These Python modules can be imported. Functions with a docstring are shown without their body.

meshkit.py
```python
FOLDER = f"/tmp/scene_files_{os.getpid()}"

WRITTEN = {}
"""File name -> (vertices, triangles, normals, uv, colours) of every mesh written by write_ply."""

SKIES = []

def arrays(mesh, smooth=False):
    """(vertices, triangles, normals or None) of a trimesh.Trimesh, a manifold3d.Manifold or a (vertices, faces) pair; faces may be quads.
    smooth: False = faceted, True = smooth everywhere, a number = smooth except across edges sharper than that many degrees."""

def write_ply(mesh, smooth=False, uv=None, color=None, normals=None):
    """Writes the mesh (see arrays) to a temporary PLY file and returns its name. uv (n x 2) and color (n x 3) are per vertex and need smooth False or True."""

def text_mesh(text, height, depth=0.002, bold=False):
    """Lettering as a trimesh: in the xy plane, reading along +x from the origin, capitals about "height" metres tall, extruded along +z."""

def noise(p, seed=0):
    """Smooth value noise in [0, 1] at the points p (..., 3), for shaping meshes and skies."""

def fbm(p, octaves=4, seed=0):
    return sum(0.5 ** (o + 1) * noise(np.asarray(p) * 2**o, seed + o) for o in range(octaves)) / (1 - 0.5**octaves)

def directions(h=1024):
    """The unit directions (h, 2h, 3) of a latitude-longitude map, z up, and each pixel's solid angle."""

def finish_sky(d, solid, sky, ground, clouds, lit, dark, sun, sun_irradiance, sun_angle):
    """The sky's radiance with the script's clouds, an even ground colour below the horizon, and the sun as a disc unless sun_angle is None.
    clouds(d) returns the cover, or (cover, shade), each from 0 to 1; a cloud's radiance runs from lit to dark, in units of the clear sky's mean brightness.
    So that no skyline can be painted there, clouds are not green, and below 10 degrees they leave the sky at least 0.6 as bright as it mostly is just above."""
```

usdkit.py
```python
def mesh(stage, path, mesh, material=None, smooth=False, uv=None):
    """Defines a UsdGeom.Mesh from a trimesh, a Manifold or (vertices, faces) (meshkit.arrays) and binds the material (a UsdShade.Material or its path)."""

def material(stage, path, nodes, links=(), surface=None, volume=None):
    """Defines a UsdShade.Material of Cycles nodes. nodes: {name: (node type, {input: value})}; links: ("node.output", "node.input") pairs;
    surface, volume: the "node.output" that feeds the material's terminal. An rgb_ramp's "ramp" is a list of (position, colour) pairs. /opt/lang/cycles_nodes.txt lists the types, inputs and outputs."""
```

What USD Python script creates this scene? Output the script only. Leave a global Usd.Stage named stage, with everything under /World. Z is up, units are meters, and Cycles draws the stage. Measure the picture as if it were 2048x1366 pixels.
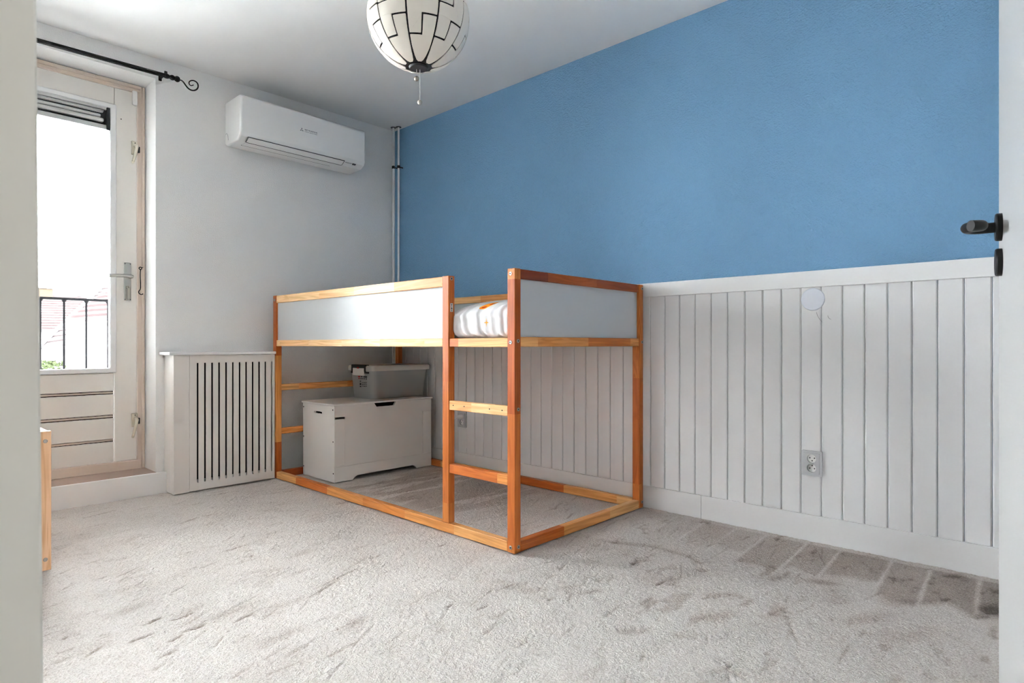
import math, random
import numpy as np
import trimesh
import manifold3d as m3
import shapely
from shapely import affinity
from shapely.geometry import Polygon, Point, LineString, box as sbox
from scipy.interpolate import LinearNDInterpolator
import meshkit, usdkit
from pxr import Gf, Sdf, Usd, UsdGeom, UsdLux, UsdShade, Vt

random.seed(7)
rng = np.random.default_rng(7)
PI = math.pi

# ------------------------------------------------------------------ stage, camera, sky, exposure
stage = Usd.Stage.CreateInMemory()
UsdGeom.SetStageUpAxis(stage, 'Z')
UsdGeom.SetStageMetersPerUnit(stage, 1.0)
UsdGeom.Xform.Define(stage, '/World')
UsdGeom.Scope.Define(stage, '/World/Looks')

EYE_Z, YAW, F_PX, HORIZON = 0.84973, 0.81877, 1230.4, 688.84
cam = UsdGeom.Camera.Define(stage, '/World/Camera')
APERTURE = 36.0
cam.CreateHorizontalApertureAttr(APERTURE)
cam.CreateVerticalApertureAttr(APERTURE * 1366 / 2048)
cam.CreateFocalLengthAttr(F_PX / 2048 * APERTURE)
cam.CreateVerticalApertureOffsetAttr((HORIZON - 683.0) / 2048 * APERTURE)
cam.CreateClippingRangeAttr(Gf.Vec2f(0.02, 500))
cam.CreateFStopAttr(11.0)
cam.CreateFocusDistanceAttr(3.1)
cam.CreateExposureAttr(1.65)
sa, ca = math.sin(YAW), math.cos(YAW)
cam.AddTransformOp().Set(Gf.Matrix4d(ca, -sa, 0, 0, 0, 0, 1, 0, -sa, -ca, 0, 0, 0, 0, EYE_Z, 1))

dome = UsdLux.DomeLight.Define(stage, '/World/Sky')          # even white overcast
dome.CreateColorAttr(Gf.Vec3f(0.93, 0.965, 1.0))
dome.CreateIntensityAttr(7.0)


# ------------------------------------------------------------------ materials
def lin(r, g, b):
    return tuple(((c / 255) / 12.92 if c / 255 <= 0.04045 else ((c / 255 + 0.055) / 1.055) ** 2.4) for c in (r, g, b))


def mat(name, nodes, links=(), surface='p.BSDF'):
    return usdkit.material(stage, '/World/Looks/' + name, nodes, links, surface=surface)


def plain(name, rgb, rough=0.5, spec=0.4, metallic=0.0, **kw):
    return mat(name, {'p': ('principled_bsdf', dict(base_color=lin(*rgb), roughness=rough, specular_ior_level=spec, metallic=metallic, **kw))})


def painted(name, rgb, rough=0.55, scale=220.0, strength=0.25, dist=0.002, vary=0.03, spec=0.3, mid=None):
    """paint with a fine plaster or brush relief and very slight tone variation"""
    c = np.array(lin(*rgb))
    nodes = {'g': ('geometry', {}), 'n': ('noise_texture', dict(scale=scale, detail=3.0, roughness=0.6)),
             'n2': ('noise_texture', dict(scale=3.0, detail=3.0)),
             'r': ('rgb_ramp', {'ramp': [(0.3, tuple(c * (1 - vary))), (0.7, tuple(np.minimum(c * (1 + vary), 1)))]}),
             'b': ('bump', dict(strength=strength, distance=dist)),
             'p': ('principled_bsdf', dict(roughness=rough, specular_ior_level=spec))}
    links = [('g.position', 'n.vector'), ('g.position', 'n2.vector'), ('n2.fac', 'r.fac'), ('r.color', 'p.base_color'),
             ('n.fac', 'b.height'), ('b.normal', 'p.normal')]
    return mat(name, nodes, links)


def wood(name, axis, tones, grain=0.75, seglen=0.36, rough=0.42):
    """finger-jointed pine: blocks of different tone along one axis, each with stretched grain"""
    i = 'xyz'.index(axis)
    sc = [55.0, 55.0, 55.0]
    sc[i] = 2.2
    sw = [14.0, 14.0, 14.0]
    sw[i] = 1.0
    nodes = {
        'g': ('geometry', {}), 'o': ('object_info', {}), 's': ('separate_xyz', {}),
        'm1': ('math', dict(math_type='multiply', value2=1.0 / seglen)),
        'or': ('math', dict(math_type='multiply_add', value2=57.0)),
        'fl': ('math', dict(math_type='floor')),
        'wn': ('white_noise_texture', dict(dimensions='1D')),
        'r': ('rgb_ramp', {'ramp': tones}),
        'off': ('combine_xyz', {}),
        'wm': ('math', dict(math_type='multiply', value2=40.0)),
        'add': ('vector_math', dict(math_type='add')),
        'mp': ('mapping', dict(scale=tuple(sc))),
        'mp2': ('mapping', dict(scale=tuple(sw))),
        'n': ('noise_texture', dict(scale=1.0, detail=4.0, roughness=0.55, distortion=0.6)),
        'n2': ('noise_texture', dict(scale=1.0, detail=2.0, roughness=0.5, distortion=1.2)),
        'sn': ('math', dict(math_type='multiply', value2=46.0)),
        'si': ('math', dict(math_type='sine')),
        'gr': ('rgb_ramp', {'ramp': [(0.30, (grain, grain * 0.96, grain * 0.9)), (0.62, (1.0, 1.0, 1.0))]}),
        'gr2': ('rgb_ramp', {'ramp': [(0.0, (0.80, 0.72, 0.62)), (0.75, (1.0, 1.0, 1.0))]}),
        'rng': ('map_range', dict(from_min=-1.0, from_max=1.0, to_min=0.0, to_max=1.0)),
        'x1': ('mix', dict(mix_type='multiply', fac=1.0)),
        'x2': ('mix', dict(mix_type='multiply', fac=0.8)),
        'p': ('principled_bsdf', dict(roughness=rough, specular_ior_level=0.22)),
    }
    links = [('g.position', 's.vector'), (f's.{axis}', 'm1.value1'), ('m1.value', 'or.value3'), ('o.random', 'or.value1'),
             ('or.value', 'fl.value1'), ('fl.value', 'wn.w'), ('wn.value', 'r.fac'),
             ('wn.value', 'wm.value1'), ('wm.value', 'off.x'), ('wm.value', 'off.y'), ('wm.value', 'off.z'),
             ('g.position', 'add.vector1'), ('off.vector', 'add.vector2'),
             ('add.vector', 'mp.vector'), ('add.vector', 'mp2.vector'), ('mp.vector', 'n.vector'), ('mp2.vector', 'n2.vector'),
             ('n2.fac', 'sn.value1'), ('sn.value', 'si.value1'), ('si.value', 'rng.value'), ('rng.result', 'gr2.fac'),
             ('n.fac', 'gr.fac'), ('r.color', 'x1.color1'), ('gr.color', 'x1.color2'), ('x1.color', 'x2.color1'), ('gr2.color', 'x2.color2'),
             ('x2.color', 'p.base_color')]
    return mat(name, nodes, links)


T_MIX = [(0.0, lin(234, 184, 124)), (0.3, lin(226, 160, 94)), (0.6, lin(216, 136, 68)), (0.85, lin(198, 108, 48)), (1.0, lin(176, 86, 34))]
T_LIGHT = [(0.0, lin(242, 206, 158)), (0.5, lin(236, 192, 140)), (0.8, lin(228, 172, 116)), (1.0, lin(216, 140, 80))]
T_WARM = [(0.0, lin(212, 142, 78)), (0.3, lin(200, 118, 56)), (0.7, lin(188, 100, 42)), (1.0, lin(166, 78, 30))]
M = {
    'wall_white': painted('wall_white', (241, 241, 240), 0.7, 150.0, 0.5, 0.006, 0.015),
    'ceiling_white': painted('ceiling_white', (243, 243, 242), 0.75, 240.0, 0.2, 0.002, 0.012),
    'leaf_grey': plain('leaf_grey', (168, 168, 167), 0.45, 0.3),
    'grey_paint': plain('grey_paint', (190, 191, 193), 0.7, 0.2),
    'stub_white': painted('stub_white', (226, 226, 221), 0.6, 60.0, 0.04, 0.001, 0.01),
    'blue_paint': painted('blue_paint', (110, 152, 187), 0.6, 120.0, 0.8, 0.010, 0.02),
    'gloss_white': plain('gloss_white', (234, 234, 234), 0.38, 0.42),
    'plank_white': plain('plank_white', (234, 234, 235), 0.42, 0.4),
    'door_white': painted('door_white', (226, 222, 216), 0.45, 70.0, 0.12, 0.001, 0.03, 0.4),
    'frame_aged': painted('frame_aged', (206, 190, 176), 0.5, 45.0, 0.15, 0.001, 0.10, 0.35),
    'joint_dark': plain('joint_dark', (70, 58, 50), 0.8, 0.1),
    'cover_paint': painted('cover_paint', (226, 222, 217), 0.5, 80.0, 0.1, 0.001, 0.015, 0.35),
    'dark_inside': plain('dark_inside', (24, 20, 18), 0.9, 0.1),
    'black_metal': plain('black_metal', (14, 13, 14), 0.5, 0.3),
    'rail_black': plain('rail_black', (12, 12, 14), 0.85, 0.05),
    'black_plastic': plain('black_plastic', (24, 24, 26), 0.5, 0.4),
    'dark_grey': plain('dark_grey', (84, 86, 90), 0.5, 0.4),
    'mid_grey': plain('mid_grey', (150, 152, 155), 0.45, 0.4),
    'white_plastic': plain('white_plastic', (240, 240, 238), 0.32, 0.45),
    'ac_white': plain('ac_white', (243, 243, 242), 0.42, 0.35),
    'lamp_white': plain('lamp_white', (240, 234, 224), 0.30, 0.45),
    'silver': plain('silver', (196, 194, 188), 0.28, 0.5, 1.0),
    'steel': plain('steel', (176, 170, 160), 0.36, 0.5, 1.0),
    'brass_pale': plain('brass_pale', (212, 206, 188), 0.34, 0.5, 0.35),
    'alu': plain('alu', (190, 190, 188), 0.42, 0.5, 0.2),
    'socket_grey': plain('socket_grey', (196, 197, 199), 0.35, 0.45),
    'disc_white': plain('disc_white', (226, 230, 240), 0.6, 0.2),
    'chest_white': painted('chest_white', (232, 230, 226), 0.42, 60.0, 0.04, 0.001, 0.01, 0.4),
    'board_white': plain('board_white', (200, 202, 204), 0.55, 0.2),
    'lid_plastic': plain('lid_plastic', (206, 203, 198), 0.45, 0.35),
    'sheet': painted('sheet', (216, 214, 216), 0.85, 500.0, 0.15, 0.001, 0.01, 0.1),
    'mattress': plain('mattress', (225, 222, 216), 0.85, 0.1),
    'print_orange': plain('print_orange', (245, 150, 30), 0.8, 0.1),
    'print_red': plain('print_red', (178, 48, 30), 0.8, 0.1),
    'print_gold': plain('print_gold', (226, 160, 60), 0.8, 0.1),
    'red_plastic': plain('red_plastic', (190, 40, 36), 0.5, 0.3),
    'paper': plain('paper', (222, 222, 224), 0.7, 0.2),
    'ink': plain('ink', (62, 62, 66), 0.7, 0.1),
    'ink_light': plain('ink_light', (128, 131, 136), 0.7, 0.1),
    'pencil': plain('pencil', (132, 130, 128), 0.8, 0.1),
    'sill_wood': painted('sill_wood', (168, 146, 134), 0.6, 30.0, 0.3, 0.001, 0.14, 0.3),
    'wood_x': wood('wood_x', 'x', T_MIX), 'wood_y': wood('wood_y', 'y', T_MIX), 'wood_z': wood('wood_z', 'z', T_WARM, 0.78, 0.55),
    'wood_y_light': wood('wood_y_light', 'y', T_LIGHT, 0.86), 'wood_z_pine': wood('wood_z_pine', 'z', [(0, lin(226, 186, 150)), (1, lin(216, 172, 134))], 0.9, 2.0),
    'wood_x_dark': wood('wood_x_dark', 'x', [(0, lin(180, 98, 46)), (0.6, lin(156, 74, 32)), (1, lin(128, 56, 22))]),
    'brick': plain('brick', (56, 48, 40), 0.9, 0.0),
    'roof_tile': painted('roof_tile', (56, 48, 48), 0.9, 8.0, 0.1, 0.01, 0.12, 0.0),
    'roof_tile_pale': painted('roof_tile_pale', (58, 52, 52), 0.9, 8.0, 0.1, 0.01, 0.12, 0.0),
    'render_white': plain('render_white', (222, 220, 214), 0.85, 0.2),
    'grass': painted('grass', (96, 110, 70), 0.9, 3.0, 0.2, 0.02, 0.2, 0.1),
    'bounce_white': plain('bounce_white', (236, 236, 234), 0.8, 0.2),
    'paving': painted('paving', (206, 203, 198), 0.9, 3.0, 0.2, 0.02, 0.1, 0.1),
    'leaf': painted('leaf', (40, 45, 30), 0.9, 6.0, 0.1, 0.01, 0.3, 0.0),
    'bark': plain('bark', (120, 108, 98), 0.9, 0.1),
    'hall_floor': plain('hall_floor', (176, 166, 156), 0.7, 0.2),
}
M['glass'] = mat('glass', {'f': ('fresnel', dict(IOR=1.45)), 't': ('transparent_bsdf', dict(color=(0.97, 0.98, 0.98))), 'g': ('glossy_bsdf', dict(color=(1, 1, 1), roughness=0.02)), 'm': ('mix_closure', {})},
                 [('f.fac', 'm.fac'), ('t.BSDF', 'm.closure1'), ('g.BSDF', 'm.closure2')], surface='m.closure')
M['frosted'] = mat('frosted', {'d': ('principled_bsdf', dict(base_color=lin(204, 206, 206), roughness=0.35, specular_ior_level=0.4)), 't': ('transparent_bsdf', dict(color=(0.82, 0.84, 0.85))), 'm': ('mix_closure', dict(fac=0.48))},
                   [('d.BSDF', 'm.closure1'), ('t.BSDF', 'm.closure2')], surface='m.closure')
M['fill_glow'] = mat('fill_glow', {'e': ('emission', dict(color=(1.0, 0.93, 0.82), strength=15.0))}, surface='e.emission')
# carpet: pile tone comes from the mesh's "tone" primvar (which way the pile lies), fuzz from noise
M['carpet'] = mat('carpet', {
    'g': ('geometry', {}), 'a': ('attribute', dict(attribute='tone')),
    'n': ('noise_texture', dict(scale=170.0, detail=3.0, roughness=0.7)),
    'ad': ('math', dict(math_type='add')),
    'ns': ('math', dict(math_type='multiply_add', value2=1.0, value3=-0.50)),
    'r': ('rgb_ramp', {'ramp': [(0.0, lin(90, 77, 68)), (0.45, lin(170, 157, 147)), (1.0, lin(231, 225, 220))]}),
    'b': ('bump', dict(strength=1.0, distance=0.008)),
    'p': ('principled_bsdf', dict(roughness=0.95, specular_ior_level=0.05, sheen_weight=0.15, sheen_roughness=0.5))},
    [('g.position', 'n.vector'), ('n.fac', 'ns.value1'),
     ('a.fac', 'ad.value1'), ('ns.value', 'ad.value2'), ('ad.value', 'r.fac'), ('r.color', 'p.base_color'), ('n.fac', 'b.height'), ('b.normal', 'p.normal')])

# ------------------------------------------------------------------ helpers
USED = set()
BASE = {}


def numbered(path):
    if path not in USED:
        USED.add(path)
        return path
    k = 1
    while f'{path}_{k:03d}' in USED:
        k += 1
    path = f'{path}_{k:03d}'
    USED.add(path)
    return path


def tag(prim, label=None, category=None, group=None, kind=None):
    for k, v in (('label', label), ('category', category), ('group', group), ('kind', kind)):
        if v:
            prim.SetCustomDataByKey(k, v)
    return prim


def thing(name, label, category, loc=(0, 0, 0), group=None, kind=None):
    x = UsdGeom.Xform.Define(stage, numbered('/World/' + name))
    x.AddTranslateOp().Set(Gf.Vec3d(*map(float, loc)))
    BASE[str(x.GetPath())] = np.array(loc, float)
    return tag(x.GetPrim(), label, category, group, kind)


def obj(name, mesh, m, parent=None, smooth=35, label=None, category=None, kind=None):
    """one Mesh prim; vertices are given in world coordinates"""
    pp = str(parent.GetPath()) if parent is not None else '/World'
    path = numbered(pp + '/' + name)
    v, f, _ = meshkit.arrays(mesh)
    base = BASE.get(pp, np.zeros(3))
    BASE[path] = base
    prim = usdkit.mesh(stage, path, (v - base, f), M[m] if isinstance(m, str) else m, smooth=smooth).GetPrim()
    return tag(prim, label, category, None, kind)


def cat(ms):
    out_v, out_f, n = [], [], 0
    for m_ in ms:
        v, f, _ = meshkit.arrays(m_)
        out_v.append(v)
        out_f.append(f + n)
        n += len(v)
    return np.vstack(out_v), np.vstack(out_f)


def box(x0, x1, y0, y1, z0, z1, c=0.0):
    """box, with its edges chamfered by c"""
    if c <= 0:
        b = trimesh.creation.box((x1 - x0, y1 - y0, z1 - z0))
        b.apply_translation(((x0 + x1) / 2, (y0 + y1) / 2, (z0 + z1) / 2))
        return b
    c = min(c, (x1 - x0) * 0.45, (y1 - y0) * 0.45, (z1 - z0) * 0.45)
    P = []
    for sx in (0, 1):
        for sy in (0, 1):
            for sz in (0, 1):
                px, py, pz = (x1, x0)[sx == 0], (y1, y0)[sy == 0], (z1, z0)[sz == 0]
                dx, dy, dz = (-c if sx else c), (-c if sy else c), (-c if sz else c)
                P += [(px, py + dy, pz + dz), (px + dx, py, pz + dz), (px + dx, py + dy, pz)]
    return trimesh.convex.convex_hull(np.array(P))


def cyl(p0, p1, r, n=20, r2=None):
    p0, p1 = np.array(p0, float), np.array(p1, float)
    return tube([p0, p1], [r, r if r2 is None else r2], n)


def tube(pts, r, n=10, caps=True):
    pts = np.array(pts, float)
    k = len(pts)
    r = np.broadcast_to(np.asarray(r, float), (k,))
    t = np.gradient(pts, axis=0)
    t /= np.linalg.norm(t, axis=1)[:, None]
    up = np.array([0, 0, 1.0]) if abs(t[0][2]) < 0.9 else np.array([1.0, 0, 0])
    rings = []
    u = np.cross(t[0], up)
    u /= np.linalg.norm(u)
    for i in range(k):
        u = u - t[i] * np.dot(u, t[i])
        u /= np.linalg.norm(u)
        w = np.cross(t[i], u)
        a = np.linspace(0, 2 * PI, n, endpoint=False)
        rings.append(pts[i] + r[i] * (np.cos(a)[:, None] * u + np.sin(a)[:, None] * w))
    v = np.vstack(rings)
    f = []
    for i in range(k - 1):
        for j in range(n):
            a, b = i * n + j, i * n + (j + 1) % n
            f += [(a, b, b + n), (a, b + n, a + n)]
    if caps:
        v = np.vstack([v, pts[0], pts[-1]])
        c0, c1 = len(v) - 2, len(v) - 1
        for j in range(n):
            f += [(c0, (j + 1) % n, j), (c1, (k - 1) * n + j, (k - 1) * n + (j + 1) % n)]
    return v, np.array(f)


def spline(pts, n=8):
    from scipy.interpolate import CubicSpline
    pts = np.array(pts, float)
    s = np.r_[0, np.cumsum(np.linalg.norm(np.diff(pts, axis=0), axis=1))]
    return CubicSpline(s, pts)(np.linspace(0, s[-1], (len(pts) - 1) * n + 1))


def ball(c, r, n=2):
    s = trimesh.creation.icosphere(n, r)
    s.apply_translation(c)
    return s


def lathe(profile, origin, axis=(0, 0, 1), n=32):
    """profile: (radius, height) pairs; revolved about axis through origin"""
    p = np.array(profile, float)
    a = np.linspace(0, 2 * PI, n, endpoint=False)
    ax = np.array(axis, float) / np.linalg.norm(axis)
    u = np.cross(ax, (0, 0, 1) if abs(ax[2]) < 0.9 else (1, 0, 0))
    u /= np.linalg.norm(u)
    w = np.cross(ax, u)
    v = np.vstack([np.array(origin) + ax * h + r * (np.cos(a)[:, None] * u + np.sin(a)[:, None] * w) for r, h in p])
    f = []
    for i in range(len(p) - 1):
        for j in range(n):
            A, B = i * n + j, i * n + (j + 1) % n
            f += [(A, B, B + n), (A, B + n, A + n)]
    return v, np.array(f)


def extrude(poly, d, place):
    """shapely polygon (u, v) extruded by d along w; place(u, v, w) -> xyz arrays"""
    geoms = getattr(poly, 'geoms', [poly])
    ms = []
    for g in geoms:
        e = trimesh.creation.extrude_polygon(g, d, engine='earcut')
        v = np.array(e.vertices)
        ms.append(trimesh.Trimesh(np.stack(place(v[:, 0], v[:, 1], v[:, 2]), 1), e.faces, process=False))
    r = ms[0] if len(ms) == 1 else trimesh.util.concatenate(ms)
    if r.volume < 0:
        r.invert()
    return r


def face_y(y0):      # polygon in (x, z); extruded towards -y (the room) from the plane y = y0
    return lambda u, v, w: (u, y0 - w, v)


def face_x(x0):      # polygon in (y, z); extruded towards -x (the room) from the plane x = x0
    return lambda u, v, w: (x0 - w, u, v)


def rrect(x0, x1, y0, y1, r):
    return sbox(x0 + r, y0 + r, x1 - r, y1 - r).buffer(r, 8) if r > 0 else sbox(x0, y0, x1, y1)


# ------------------------------------------------------------------ room shell
XR, YB, ZC = 2.862, 3.92, 2.50          # right (blue) wall, back wall, ceiling
XL, YF = -0.80, -0.03                   # far left wall, front wall
DOOR_X0, DOOR_X1, DOOR_Z1 = 0.335, 1.186, 2.381
WIN_X0, WIN_X1, WIN_Z0, WIN_Z1 = -0.35, 0.25, 0.70, 2.30


def carpet():
    xs = np.r_[np.arange(XL, .0, .03), np.arange(0, XR, .005), XR]
    ys = np.r_[np.arange(-0.03, .14, .03), np.arange(.15, 3.935, .005)]
    X, Y = np.meshgrid(xs, ys, indexing='ij')
    p2 = lambda sx, sy, s, o=4: meshkit.fbm(np.stack([X * sx, Y * sy, np.full_like(X, s)], -1), o, int(s))
    lump = p2(5, 5, 1.5)
    soft = p2(4, 9, 3.5, 3)
    patch = p2(10, 17, 7.5)
    fine = p2(95, 95, 9.5, 2)
    veryfine = rng.random(X.shape)
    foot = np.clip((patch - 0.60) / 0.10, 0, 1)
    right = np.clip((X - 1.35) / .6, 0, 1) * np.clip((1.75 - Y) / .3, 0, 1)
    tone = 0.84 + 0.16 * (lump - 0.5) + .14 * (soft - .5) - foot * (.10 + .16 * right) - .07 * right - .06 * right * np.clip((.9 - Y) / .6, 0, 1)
    dz = np.zeros_like(X)

    def stroke(x0, y0, x1, y1, w, t, d=0.0, soften=1.0):
        m = w * 4 + .01
        ia, ib = np.searchsorted(xs, [min(x0, x1) - m, max(x0, x1) + m])
        ja, jb = np.searchsorted(ys, [min(y0, y1) - m, max(y0, y1) + m])
        if ib - ia < 2 or jb - ja < 2:
            return
        xx, yy = X[ia:ib, ja:jb], Y[ia:ib, ja:jb]
        L2 = (x1 - x0) ** 2 + (y1 - y0) ** 2
        q = np.clip(((xx - x0) * (x1 - x0) + (yy - y0) * (y1 - y0)) / L2, 0, 1)
        wob = (lump[ia:ib, ja:jb] - .5) * w * 3.0
        dist = np.hypot(xx - x0 - q * (x1 - x0), yy - y0 - q * (y1 - y0) + wob)
        g = np.exp(-(dist / w) ** 2) * np.sin(PI * np.clip(.12 + .76 * q, 0, 1)) ** .7
        tone[ia:ib, ja:jb] -= t * g
        dz[ia:ib, ja:jb] -= d * g

    # short creases in the pile, all over, mostly along x
    r = np.random.default_rng(21)
    for _ in range(620):
        x, y = r.uniform(.15, 2.75), r.uniform(.45, 3.78)
        a = r.normal(.10, .22) + (0.25 if x < 1.2 else 0)
        L = r.gamma(2.0, .030) + .015
        big = r.random() < .16
        stroke(x, y, x + L * math.cos(a), y + L * math.sin(a), r.uniform(.0028, .0050) * (1.25 if big else 1), r.uniform(.10, .24) * (1.9 if big else 1), .002 * (1.6 if big else 1))
    for x0, y0, x1, y1 in ((.539, 2.012, .600, 2.020), (.674, 2.072, .740, 2.086), (.669, 1.964, .735, 1.971), (.62, 1.93, .66, 1.95), (.802, 1.92, .87, 1.946), (.60, 2.10, .66, 2.12)):
        stroke(x0, y0, x1, y1, .0055, .55, .004)
    for x0, y0, x1, y1 in ((.70, 2.10, .80, 2.13), (.76, 1.98, .90, 2.02), (.95, 1.93, 1.05, 1.95), (.55, 2.25, .66, 2.28), (1.2, 2.35, 1.3, 2.36), (.8, 1.72, .92, 1.74), (1.0, 1.62, 1.1, 1.66)):
        stroke(x0, y0, x1, y1, .026, .20, .002)
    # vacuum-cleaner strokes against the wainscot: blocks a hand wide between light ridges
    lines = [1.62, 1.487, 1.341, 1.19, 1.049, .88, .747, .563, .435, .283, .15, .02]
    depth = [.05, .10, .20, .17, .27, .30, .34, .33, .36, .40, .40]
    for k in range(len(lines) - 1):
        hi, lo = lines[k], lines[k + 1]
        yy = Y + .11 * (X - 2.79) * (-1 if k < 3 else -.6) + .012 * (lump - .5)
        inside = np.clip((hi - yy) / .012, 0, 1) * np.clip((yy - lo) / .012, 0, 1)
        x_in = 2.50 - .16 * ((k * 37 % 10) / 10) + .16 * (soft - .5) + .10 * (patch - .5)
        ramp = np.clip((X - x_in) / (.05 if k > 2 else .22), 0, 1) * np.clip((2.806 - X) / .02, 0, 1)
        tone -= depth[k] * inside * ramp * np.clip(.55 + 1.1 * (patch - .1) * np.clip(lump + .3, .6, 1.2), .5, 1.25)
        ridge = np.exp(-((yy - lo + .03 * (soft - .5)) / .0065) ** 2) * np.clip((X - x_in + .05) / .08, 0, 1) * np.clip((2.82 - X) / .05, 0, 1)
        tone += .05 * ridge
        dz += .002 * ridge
    # darker noise bands under the bed, stretched along x
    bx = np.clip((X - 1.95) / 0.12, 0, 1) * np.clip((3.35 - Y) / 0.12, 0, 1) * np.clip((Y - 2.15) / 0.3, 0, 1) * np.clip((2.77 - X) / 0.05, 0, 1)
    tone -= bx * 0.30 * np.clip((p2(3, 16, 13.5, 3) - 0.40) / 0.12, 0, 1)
    # long soft darker strokes right of the bed
    for (x0, y0, x1, y1, w, t) in ((2.225, 1.555, 2.317, 1.338, .020, .26), (2.317, 1.338, 2.304, 1.171, .018, .26), (2.304, 1.171, 2.258, 1.095, .014, .3),
                                   (2.36, .74, 2.40, .66, .026, .36), (2.28, .84, 2.36, .80, .022, .34), (2.10, .53, 2.24, .46, .028, .22), (2.34, .48, 2.44, .40, .030, .24), (1.80, .86, 1.92, .83, .024, .24),
                                   (2.42, .25, 2.55, .20, .03, .4), (2.2, .62, 2.3, .60, .03, .18), (2.05, .40, 2.2, .33, .035, .15), (1.55, 1.02, 1.62, .98, .02, .24), (1.70, 1.28, 1.78, 1.24, .018, .26), (1.9, 1.2, 2.2, 1.05, .05, .10)):
        stroke(x0, y0, x1, y1, w, t, .002)
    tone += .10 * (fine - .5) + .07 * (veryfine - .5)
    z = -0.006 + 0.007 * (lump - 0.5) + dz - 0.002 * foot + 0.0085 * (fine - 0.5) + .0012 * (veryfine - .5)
    nx, ny = X.shape
    v = np.stack([X, Y, z], -1).reshape(-1, 3)
    i = np.arange(nx * ny).reshape(nx, ny)
    f = np.stack([i[:-1, :-1], i[1:, :-1], i[1:, 1:], i[:-1, 1:]], -1).reshape(-1, 4)
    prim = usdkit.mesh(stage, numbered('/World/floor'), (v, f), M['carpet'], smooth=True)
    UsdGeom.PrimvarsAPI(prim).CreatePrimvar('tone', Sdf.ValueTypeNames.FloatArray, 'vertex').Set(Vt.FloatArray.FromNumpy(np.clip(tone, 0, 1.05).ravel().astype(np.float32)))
    return tag(prim.GetPrim(), 'light grey cut-pile carpet with scuffs and vacuum strokes', None, None, 'structure')


carpet()
S = 'structure'
obj('ceiling', box(XL - .1, XR + .1, -1.9, 4.25, ZC, ZC + .12), 'ceiling_white', kind=S, label='plain white painted ceiling', smooth=False)
obj('wall_right', box(XR, XR + .12, -.15, 4.22, -.15, ZC), 'blue_paint', kind=S, label='blue painted plaster wall above the white wainscot', smooth=False)
obj('wall_back', cat([box(DOOR_X1, XR, YB, 4.22, -.15, ZC), box(XL, WIN_X0, YB, 4.22, -.15, ZC), box(WIN_X1, DOOR_X0, YB, 4.22, -.15, ZC),
                      box(DOOR_X0, DOOR_X1, YB, 4.22, DOOR_Z1, ZC), box(WIN_X0, WIN_X1, YB, 4.22, WIN_Z1, ZC), box(WIN_X0, WIN_X1, YB, 4.22, -.15, WIN_Z0),
                      box(DOOR_X0, DOOR_X1, 3.905, 4.22, -.2, 0.113)]), 'wall_white', kind=S, label='white plaster wall with the balcony door and air conditioner', smooth=False)
obj('wall_left', box(XL - .1, XL, -.15, 4.22, -.15, ZC), 'wall_white', kind=S, label='white wall on the far left', smooth=False)
obj('wall_front', cat([box(.70, XR + .1, -.13, YF, -.15, ZC), box(XL, -.20, -.13, YF, -.15, ZC), box(-.20, .70, -.13, YF, 2.1, ZC)]), 'grey_paint', kind=S, label='pale grey wall with the doorway to the landing', smooth=False)
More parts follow.
